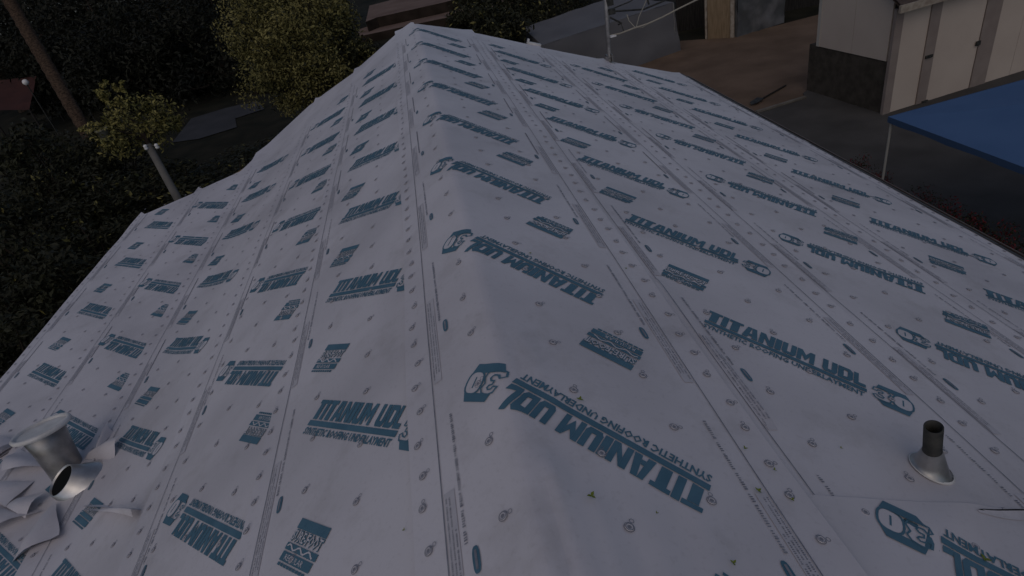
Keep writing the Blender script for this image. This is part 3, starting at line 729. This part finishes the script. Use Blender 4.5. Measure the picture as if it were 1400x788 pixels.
# board fence behind it
fa, fb = onz(928, 60)+Vector((.6, 1.6, 0)), onz(1150, 4)+Vector((.3, .3, 0))
fe = thing('board_fence', 'dark weathered board fence closing off the dirt yard', 'fence', (fa+fb)/2)
nB = 46; dF = (fb-fa)/nB
for i in range(nB): upright('board', fa+dF*(i+.03), fa+dF*(i+.97), 2.2+random.uniform(-.04, .04), .03, BOARD, fe)
for zz in (.4, 1.8):
    off = Vector((-dF.y, dF.x, 0)).normalized()*.05; upright('rail', fa+off, fb+off, .09, .05, BOARD, fe, zz)

# ------------------------------------------------------------------ shed
SIDING = mat('cream_siding', (.47, .40, .34), .75, .3, col2=(.51, .44, .375), scale=1.2, detail=6, bump=.05, bscale=9)
TRIM = mat('trim_boards', (.225, .185, .165), .8, .25, col2=(.26, .22, .195), scale=3)
BASE = mat('dark_masonry', (.050, .044, .036), .95, .1, col2=(.078, .068, .056), scale=5, bump=.5, bscale=10)
Cn = onz(1206, 160)
ud = (onz(1085, 121)-Cn); ud.z = 0; ud.normalize()             # direction of the left wall, away from the corner
vd = Vector((-ud.y, ud.x, 0)); vd = vd if vd.x > 0 else -vd    # direction of the door wall
def on_wall(px, py, P, along): n_ = Vector((-along.y, along.x, 0)); return onplane(px, py, P, n_)
zs = on_wall(1215, 85, Cn, ud).z; zt_ = on_wall(1222, 14, Cn, vd).z
ul = (on_wall(1117, 66, Cn, ud)-Cn).dot(ud)
print('shed: skirt', zs, 'eave', zt_, 'len', ul)
shed = thing('garden_shed', 'cream shed with brown trim boards and a hinged door', 'shed', Cn)
Rl = Matrix(((ud.x, vd.x, 0), (ud.y, vd.y, 0), (0, 0, 1)))     # local x along ud, y along vd
def sbox(name, x0, x1, y0, y1, a0, a1, M, parent=shed):
    b = MB(); b.box(Cn+Rl@Vector(((x0+x1)/2, (y0+y1)/2, (a0+a1)/2)), (abs(x1-x0)/2, abs(y1-y0)/2, (a1-a0)/2), 0, Rl); return b.build(name, M, parent)
WD = 5.2; zt2 = zt_+.35
# left wall: vertical siding panels
npn = 2
for i in range(npn): sbox('siding_panel', ul*i/npn+.004+(.10 if i == 0 else 0), ul*(i+1)/npn-.004, .0, .04, zs, zt2, SIDING)
sbox('corner_trim', ul-.07, ul+.02, -.014, .06, zs, zt2, mat('white_trim', (.42, .40, .36), .7, .3))
sbox('masonry_base', .02, ul+.28, .02, .3, 0, zs-.003, BASE)
# door wall: from the corner along vd
xs = lambda px, py: (on_wall(px, py, Cn, vd)-Cn).dot(vd)
d1a, d1b = xs(1258, 100), xs(1271, 100); d2a, d2b = xs(1337, 60), xs(1357, 60)
sbox('corner_post', -.02, .05, -.02, .16, 0, zt_, TRIM)
sbox('siding_panel', .0, .04, .165, d1a-.004, 0, zt_, SIDING)
sbox('trim_board', -.025, .045, d1a, d1b, 0, zt_, TRIM)
dr = sbox('door', -.008, .035, d1b+.012, d2a-.012, .05, zt_-.05, SIDING)
sbox('trim_board', -.025, .045, d2a, d2b, 0, zt_, TRIM)
sbox('siding_panel', .0, .04, d2b+.004, WD*.62, 0, zt_, SIDING); sbox('siding_panel', .0, .04, WD*.62+.008, WD, 0, zt_, SIDING)
def hard(px, py, w_, h_, nm):
    q = on_wall(px, py, Cn, vd)-Cn; yv = q.dot(vd); sbox(nm, -.055, -.026, yv-w_, yv+w_, q.z-h_, q.z+h_, DARKPIPE, dr)
hard(1268, 77, .085, .028, 'hinge'); hard(1335, 59, .05, .045, 'latch'); hard(1262, 139, .07, .03, 'hinge')
# back walls and roof
sbox('wall', ul-.05, ul, .06, WD, 0, zt_, SIDING); sbox('wall', .05, ul-.05, WD-.05, WD, 0, zt_, SIDING)
SHING = mat('brown_shingle', (.055, .043, .038), .9, .2, col2=(.085, .066, .058), scale=9, bump=.4, bscale=25)
sbox('eave_board', -.26, -.21, -.18, WD+.15, zt_-.02, zt_+.12, PALE)
b = MB(); zr = zt_+.9; q = lambda x, y, z: Cn+Rl@Vector((x, y, z))
b.add([q(-.24, -.15, zt_+.11), q(-.24, WD+.15, zt_+.11), q(ul/2, WD+.15, zr), q(ul/2, -.15, zr), q(ul+.24, WD+.15, zt_+.11), q(ul+.24, -.15, zt_+.11)], [(0, 1, 2, 3), (3, 2, 4, 5)])
b.add([q(-.24, -.15, zt_+.05), q(-.24, WD+.15, zt_+.05), q(ul/2, WD+.15, zr-.06), q(ul/2, -.15, zr-.06), q(ul+.24, WD+.15, zt_+.05), q(ul+.24, -.15, zt_+.05)], [(0, 3, 2, 1), (3, 5, 4, 2)])
b.build('roof', SHING, shed)
b = MB(); b.add([q(0, -.005, zt2-.02), q(ul, -.005, zt2-.02), q(ul/2, -.005, zr-.08)], [(0, 1, 2)]); b.build('gable', SIDING, shed)

# ------------------------------------------------------------------ blue canopy
BLUE = mat('blue_fabric', (.058, .120, .250), .7, .25, col2=(.068, .135, .275), scale=1.5, bump=.15, bscale=4)
BLUED = mat('blue_fabric_hem', (.045, .085, .165), .7, .25)
zc = 2.0; c0 = onz(1214, 160, zc); cR = onz(1420, 237, zc)
ea = cR-c0; ea.z = 0; ea = ea.normalized(); eb = Vector((-ea.y, ea.x, 0)); eb = eb if eb.dot(Vector((1, 1, 0))) > 0 else -eb
LC = 3.0
cn = thing('canopy_tent', 'blue canopy tent on white poles standing in front of the cream shed', 'canopy', Vector((c0.x, c0.y, 0)))
cor = [c0, c0+ea*LC, c0+ea*LC+eb*LC, c0+eb*LC]; pk = c0+(ea+eb)*LC/2+Vector((0, 0, .34))
for i in range(4):
    a, c = cor[i], cor[(i+1) % 4]; b = MB(); n = 8; vs = []
    for j in range(n+1):
        v = j/n
        for k in range(n+1):
            u = k/n; p = (a*(1-u)+c*u)*(1-v)+pk*v; p = p-Vector((0, 0, .05*math.sin(math.pi*v)*(1-.3*math.sin(math.pi*u)))); vs.append(p)
    b.add(vs, [(j*(n+1)+k, j*(n+1)+k+1, (j+1)*(n+1)+k+1, (j+1)*(n+1)+k) for j in range(n) for k in range(n)], 0, True)
    b.build('roof_panel', BLUE, cn)
    b = MB(); vs = []
    for k in range(13):
        p = a*(1-k/12)+c*(k/12); vs += [p+Vector((0, 0, .004)), p-Vector((0, 0, .075+.008*math.sin(k*1.9)))]
    b.add(vs, [(2*k, 2*k+2, 2*k+3, 2*k+1) for k in range(12)], 0, True); b.build('valance', BLUED, cn)
WP = mat('white_pole', (.36, .36, .34), .5, .4)
for q_ in cor:
    inn = (pk-q_); inn.z = 0; g0 = q_+inn.normalized()*.05; b = MB(); b.tube([Vector((g0.x, g0.y, .05)), g0-Vector((0, 0, .02))], .017, 8); b.build('pole', WP, cn)

# ------------------------------------------------------------------ shovel on the dirt
s0, s1 = onz(1030, 142, .05), onz(1074, 117, .05); dS = (s1-s0).normalized()
shv = thing('shovel', 'dark long-handled shovel lying on the brown dirt', 'shovel', s0)
b = MB(); b.tube([s0+dS*.2, s1], .020, 8); b.build('handle', BOARD, shv)
b = MB(); sv = Vector((-dS.y, dS.x, 0)); b.add([s0-dS*.1+Vector((0, 0, .01)), s0+sv*.10+Vector((0, 0, .03)), s0+dS*.3+sv*.09+Vector((0, 0, .05)), s0+dS*.3-sv*.09+Vector((0, 0, .05)), s0-sv*.10+Vector((0, 0, .03))], [(0, 1, 2, 3, 4)]); b.build('blade', DARKPIPE, shv)

# ------------------------------------------------------------------ far terraces, red awning, pale ball
SOIL = mat('pinkish_soil', (.14, .098, .082), .95, .1, col2=(.21, .155, .13), scale=.5, detail=9, bump=.5, bscale=5)
STONE = mat('shaded_wall_stone', (.022, .017, .013), .95, .1, col2=(.04, .03, .024), scale=1.5)  # terrace sides coloured dark to stand for their shaded face
def terrace(pts, h, lab):
    b = MB(); P = [onz(x, y, h) for x, y in pts]; n = len(P); lo = [Vector((p.x, p.y, -.5)) for p in P]
    b.add(P, [tuple(range(n))], 0); b.add(P+lo, [(i, i+n, (i+1) % n+n, (i+1) % n) for i in range(n)], 1)
    o = b.build('terrace', [SOIL, STONE]); tag(o, kind='structure'); return o
terrace([(486, 51), (560, 35), (640, 18), (720, 0), (690, -6), (600, 14), (520, 30), (492, 40)], .40, '')
terrace([(500, 30), (515, 24), (600, 5), (660, -10), (660, -26), (580, -12), (505, 8)], .95, '')
rp = onz(22, 150, .0); RED = mat('rust_red_cloth', (.045, .020, .018), .85, .2, col2=(.062, .026, .023), scale=2)
rd_ = 30; r0 = at(-20, 150, rd_); aw = thing('awning', 'rust red awning half hidden behind the tall trunk', 'awning', Vector((r0.x, r0.y, 0)))
p1, p2, p3, p4 = at(-40, 152, rd_-1), at(40, 150, rd_-1), at(50, 104, rd_+1.2), at(-40, 116, rd_+1.2)
grid_sheet('cloth', (p1, p2, p3, p4), 10, 6, .06, RED, aw, 21, .1)
for p in (p1, p2, p3, p4):
    b = MB(); b.tube([Vector((p.x, p.y, -.5)), p], .05, 6); b.build('post', BOARD, aw)
pb_ = at(35, 113, 27.5); b = MB(); lathe(b, pb_-UP*.13, UP, [(0, 0), (.07, .02), (.125, .09), (.13, .15), (.10, .23), (.05, .26), (0, .265)], 16)
lt = thing('globe_lamp', 'small white globe lamp by the red awning', 'lamp', Vector((pb_.x, pb_.y, 0))); b.build('globe', mat('white_globe', (.75, .73, .72), .4, .4), lt)
b = MB(); b.tube([Vector((pb_.x, pb_.y, -.5)), pb_-UP*.12], .03, 6); b.build('post', DARKPIPE, lt)

# ------------------------------------------------------------------ vegetation
def leafmat(n, c1, c2, sc_=3.0): return mat(n, c1, .65, .25, col2=c2, scale=sc_, detail=3, lo=.3, hi=.7)
LD = leafmat('dark_leaf', (.013, .014, .007), (.034, .036, .016), 1.2)
LO = leafmat('olive_leaf', (.150, .138, .046), (.255, .225, .082), .9)
LY = leafmat('citrus_leaf', (.10, .10, .028), (.20, .18, .06), 2.0)
LYB = leafmat('young_leaf', (.20, .18, .05), (.28, .24, .08), 2.0)
LR = leafmat('red_bract', (.085, .010, .014), (.16, .018, .024), 3.0)
BARK = mat('bark', (.035, .028, .022), .95, .1, col2=(.07, .055, .042), scale=9, stretch=(1, 1, .3), bump=.6, bscale=20)
def foliage(b, centre, rad, nleaf, size, clumps, rnd, mi_fn=lambda r: 0, squash=.85, hollow=.45, fuzz=.35):
    cl = []
    for _ in range(clumps):
        d = Vector((rnd.gauss(0, 1), rnd.gauss(0, 1), rnd.gauss(0, 1))).normalized(); r = rad*(hollow+(1-hollow)*rnd.random()**.6)*rnd.uniform(.8, 1.08)
        cl.append((centre+Vector((d.x*r, d.y*r, d.z*r*squash)), rad*fuzz*rnd.uniform(.5, 1.15)))
    vs = []; fs = []; mi = []
    for _ in range(nleaf):
        c_, cr = rnd.choice(cl); d = Vector((rnd.gauss(0, 1), rnd.gauss(0, 1), rnd.gauss(0, 1))).normalized()
        p = c_+d*cr*rnd.random()**.4
        nn = (d*.6+Vector((rnd.gauss(0, .6), rnd.gauss(0, .6), rnd.gauss(0, .6)+.5))).normalized(); a = nn.orthogonal().normalized(); a.rotate(Matrix.Rotation(rnd.random()*6.28, 3, nn)); e = nn.cross(a)
        L_ = size*rnd.uniform(.6, 1.3); wd = L_*.42; o = len(vs)
        vs += [p-a*L_*.5, p+e*wd*.5+nn*L_*.06, p+a*L_*.5, p-e*wd*.5+nn*L_*.06]; fs.append((o, o+1, o+2, o+3)); mi.append(mi_fn(rnd))
    o = len(b.v); b.v += [tuple(v) for v in vs]; b.f += [tuple(o+i for i in f) for f in fs]; b.m += mi; b.sm += [False]*len(fs)
    return cl
def tree(name, label, cat, centre, rad, nleaf, size, clumps, mats, seed, group=None, mi_fn=lambda r: 0, trunk=.12, squash=.85, extra=None, hollow=.45, fuzz=.35):
    rnd = random.Random(seed); g = Vector((centre.x, centre.y, 0)); T = thing(name, label, cat, g, group)
    b = MB(); cl = foliage(b, centre, rad, nleaf, size, clumps, rnd, mi_fn, squash, hollow, fuzz)
    if extra: extra(b, rnd)
    b.build('crown', mats, T)
    b = MB(); zb = max(.3, centre.z-rad*squash*.5); fork = Vector((centre.x+.05, centre.y, zb))
    b.tube([g-UP*.3, g+Vector((.04, .02, zb*.5)), fork, fork+(centre-fork)*.6], [trunk*1.25, trunk, trunk*.8, trunk*.35], 8)
    for c_, cr in cl[:9]: 
        mid = fork+(c_-fork)*.5+Vector((rnd.uniform(-.1, .1), rnd.uniform(-.1, .1), -.06*rad)); b.tube([fork-UP*.1, mid, c_], [trunk*.45, trunk*.28, trunk*.1], 6)
    b.build('trunk', BARK, T); return T
# the big olive-green tree behind the gable
cB = at(406, 58, 16.5); rB = 95*16.5/F
tree('round_tree', 'dense round olive-green tree rising behind the left gable', 'tree', cB, rB, 42000, .10, 170, [LO, LD], 3, mi_fn=lambda r: 1 if r.random() < .22 else 0, trunk=.16, squash=1.08, hollow=.35, fuzz=.26)
tree('round_tree', 'low dark bush under the round olive-green tree', 'bush', at(470, 95, 17), 1.05, 6000, .12, 40, [LO, LD], 4, mi_fn=lambda r: 0 if r.random() < .25 else 1, trunk=.08)
# small citrus tree with light young growth
cC = at(185, 170, 13.5); rC = 58*13.5/F
def spike(b, rnd):
    foliage(b, at(150, 132, 13.3), .26, 420, .10, 12, rnd, lambda r: 1 if r.random() < .5 else 0, 1.3); foliage(b, at(236, 168, 13.6), .25, 240, .10, 8, rnd, lambda r: 0); foliage(b, at(165, 118, 13.3), .16, 130, .09, 6, rnd, lambda r: 1 if r.random() < .6 else 0, 1.6); foliage(b, at(128, 178, 13.2), .24, 220, .10, 8, rnd, lambda r: 1 if r.random() < .5 else 0)
tree('citrus_tree', 'small yellow-green citrus tree with loose pale young leaves', 'tree', cC, rC*.92, 3600, .10, 44, [LY, LYB, LD], 5, mi_fn=lambda r: (1 if r.random() < .28 else (2 if r.random() < .25 else 0)), trunk=.07, squash=.60, extra=spike, fuzz=.36, hollow=.55)
# tall bare trunk
pt0 = at(100, 150, 18); tb = Vector((pt0.x, pt0.y, 0))
pt = thing('palm_trunk', 'tall rough brown palm trunk rising past the red awning', 'palm', tb)
TR = mat('palm_bark', (.030, .021, .015), .95, .1, col2=(.095, .065, .046), scale=16, stretch=(1, 1, 2.2), bump=.9, bscale=22)
b = MB(); n = 60; pts = []; rr = []
up2 = (at(12, 0, 18.5)-pt0); dl = up2.z
for i in range(n):
    z = i/(n-1)*(pt0.z+dl*1.5); k = (z-pt0.z)/dl; p = Vector((pt0.x+up2.x*max(k, -.6), pt0.y+up2.y*max(k, -.6), z)); pts.append(p); rr.append(.170+(.022 if i % 2 else 0)+.015*noise.noise((z*2, 0, 0)))
b.tube(pts, rr, 14); b.build('trunk', TR, pt)
b = MB(); tp = pts[-1]; rnd = random.Random(9)
for k in range(22):
    a = k*2*math.pi/22+rnd.uniform(-.1, .1); el_ = rnd.uniform(-.5, .9); vs = []
    d = Vector((math.cos(a)*math.cos(el_), math.sin(a)*math.cos(el_), math.sin(el_)))
    sp = [tp+d*q-Vector((0, 0, .28*q*q)) for q in (0, .4, .8, 1.2, 1.6, 2.0)]; b.tube(sp, [.03, .025, .02, .015, .01, .004], 5, 0)
    for q in range(1, 26):
        u = q/26*5; i = min(4, int(u)); p = sp[i]+(sp[i+1]-sp[i])*(u-i); sd_ = d.cross(UP).normalized()
        for sg in (-1, 1):
            e = p+sd_*sg*.45*(1-.5*q/26)+d*.2-UP*.14; b.add([p, p+d*.05, e], [(0, 1, 2)])
b.build('fronds', LD, pt)
# service pole with two insulators behind the left corner of the roof
pd = 10.6; ptop = at(203, 199, pd); pbm = at(247, 279, pd); pg = Vector((pbm.x, pbm.y, 0))
sp_ = thing('service_pole', 'grey round pole with two small white insulators beyond the roof corner', 'pole', pg)
low = pbm+(pbm-ptop)*((pbm.z)/(ptop.z-pbm.z)); low.z = 0
b = MB(); b.tube([low, pbm, ptop], [.075, .070, .062], 14); b.build('shaft', mat('weathered_pole', (.10, .098, .09), .9, .2, col2=(.15, .145, .135), scale=6, stretch=(1, 1, .2)), sp_)
b = MB(); b.tube([at(196, 201, pd-.02), at(216, 199, pd-.02)], .018, 6); b.build('cross_bar', DARKPIPE, sp_)
for px, py in ((199.5, 202), (214.5, 200.5)):
    b = MB(); q = at(px, py, pd-.08); lathe(b, q-UP*.04, UP, [(0, 0), (.03, .005), (.035, .03), (.025, .05), (.036, .065), (.02, .09), (0, .092)], 12); b.build('insulator', mat('porcelain', (.7, .7, .68), .3, .5), sp_)
# pale pot by the citrus tree
q = at(141, 184, 13.0); b = MB(); lathe(b, q-UP*.14, UP, [(0, 0), (.09, .0), (.12, .22), (.135, .23), (.135, .26), (.11, .26), (.10, .2), (0, .19)], 16)
hp = thing('hanging_pot', 'small pale pot hung in the citrus tree', 'pot', q-UP*.14); b.build('pot', mat('pale_clay', (.24, .235, .20), .8, .2), hp)
b = MB(); b.tube([q+UP*.1, q+UP*.5], .006, 5); b.build('hook', DARKPIPE, hp)
# shrubs along the left eave
def shrub_src(nm, mats, seed, mi_fn, n=3200, size=.12):
    rnd = random.Random(seed); b = MB(); cl = foliage(b, Vector((0, 0, 1.25)), 1.15, n, size, 46, rnd, mi_fn, 1.0, .4, .3)
    me_o = b.build(nm, mats); me = me_o.data; bpy.data.objects.remove(me_o)
    b = MB()
    for c_, cr in cl[:14]: b.tube([Vector((rnd.uniform(-.1, .1), rnd.uniform(-.1, .1), -.1)), c_*.5+Vector((0, 0, .05)), c_], [.035, .022, .008], 5)
    s_o = b.build('stems', BARK); sm_ = s_o.data; bpy.data.objects.remove(s_o)
    return me, sm_
SRC = [shrub_src('foliage', [LD, LYB], 31, lambda r: 1 if r.random() < .006 else 0), shrub_src('foliage', [LD, LY], 32, lambda r: 1 if r.random() < .035 else 0), shrub_src('foliage', [LD, LYB], 33, lambda r: 1 if r.random() < .003 else 0)]
RSRC = shrub_src('foliage', [LR, LD], 34, lambda r: 1 if r.random() < .55 else 0, 2600, .10)
def place(src, loc, scl, rz, name, label, cat, group):
    T = bpy.data.objects.new(name, None); C.objects.link(T); T.location = loc; T.rotation_euler = (0, 0, rz); T.scale = scl; tag(T, label, cat, group)
    for me, nm in zip(src, ('foliage', 'stems')):
        o = bpy.data.objects.new(nm, me); C.objects.link(o); o.parent = T
    return T
rnd = random.Random(12)
for i in range(15):
    y = 1.5+i*1.05; x = -6.9-rnd.uniform(0, .7)-(.25*max(0, y-10))
    if i % 2: x -= 1.3
    h = rnd.uniform(.75, 1.0) if i % 2 == 0 else rnd.uniform(.95, 1.2)
    place(SRC[i % 3], (x, y, 0), (1.05, 1.05, h), rnd.uniform(0, 6), 'hedge_shrub', ('dark hedge shrub along the left eave with scattered pale leaves', 'dark hedge shrub along the left eave flecked with yellow-green leaves', 'plain dark hedge shrub along the left eave')[i % 3], 'shrub', 'dark shrubs along the left eave')
for i, (px, py) in enumerate(((300, 230), (250, 240), (340, 205), (200, 240), (110, 190), (60, 190), (150, 225), (20, 165))):
    p = onz(px, py, 0); d = 13.5+(i % 3)*1.6; q = at(px, py, d); place(SRC[(i+1) % 3], (q.x, q.y, 0), (1.35, 1.35, max(.5, (q.z+.1)/2.4)), i*1.3, 'garden_shrub', ('dark garden shrub flecked with yellow-green leaves beyond the roof corner', 'plain dark garden shrub beyond the roof corner', 'dark garden shrub with scattered pale leaves beyond the roof corner')[i % 3], 'shrub', 'dark shrubs beyond the roof corner')
# dark trees behind
for i, (px, py, d, r) in enumerate(((-40, 40, 36, 5.5), (55, 62, 38, 5.0), (140, 40, 33, 4.6), (225, 30, 36, 5.0), (290, 62, 30, 3.6), (185, 95, 30, 3.4), (330, -10, 38, 4.6), (100, 105, 33, 3.0), (240, 105, 31, 2.6), (20, 10, 44, 6.5), (120, -40, 46, 6.5), (230, -50, 46, 6.5), (-20, 25, 56, 8), (60, 15, 56, 8), (-60, 70, 50, 7))):
    LS = leafmat('shaded_evergreen_leaf', (.006, .007, .004), (.017, .018, .009), .6)  # evergreen leaf colour darkened to paint in the deep garden shade
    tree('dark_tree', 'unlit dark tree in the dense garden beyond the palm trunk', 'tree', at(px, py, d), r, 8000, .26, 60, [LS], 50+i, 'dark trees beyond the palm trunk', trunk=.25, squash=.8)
# dark bushes behind the far gable, between the terraces and the shelter
for i, (px, py, d, r) in enumerate(((668, 18, 22, 1.4), (705, 10, 23, 1.6), (640, 44, 20, .8), (750, 0, 25, 2.0), (680, 40, 19, 1.0), (770, -25, 30, 2.4))):
    tree('dark_bush', 'dark green bush between the brown terrace and the grey shelter', 'bush', at(px, py, d), r, 4200, .16, 44, [LD, LO], 80+i, 'dark bushes behind the far gable', mi_fn=lambda r: 1 if r.random() < .06 else 0, trunk=.07)
# red-leaved shrubs along the right eave
for i, (px, py, zz) in enumerate(((1160, 226, .9), (1180, 238, .8), (1232, 268, .8), (1268, 288, 1.0), (1300, 300, 1.2), (1330, 318, 1.2), (1362, 334, 1.15), (1396, 350, 1.1))):
    q = onz(px, py, zz); place(RSRC, (q.x+.15, q.y, 0), (.36, .36, zz/2.3), i*1.1, 'red_shrub', 'dark red flowering shrub on the ground below the right eave', 'shrub', 'red shrubs below the right eave')
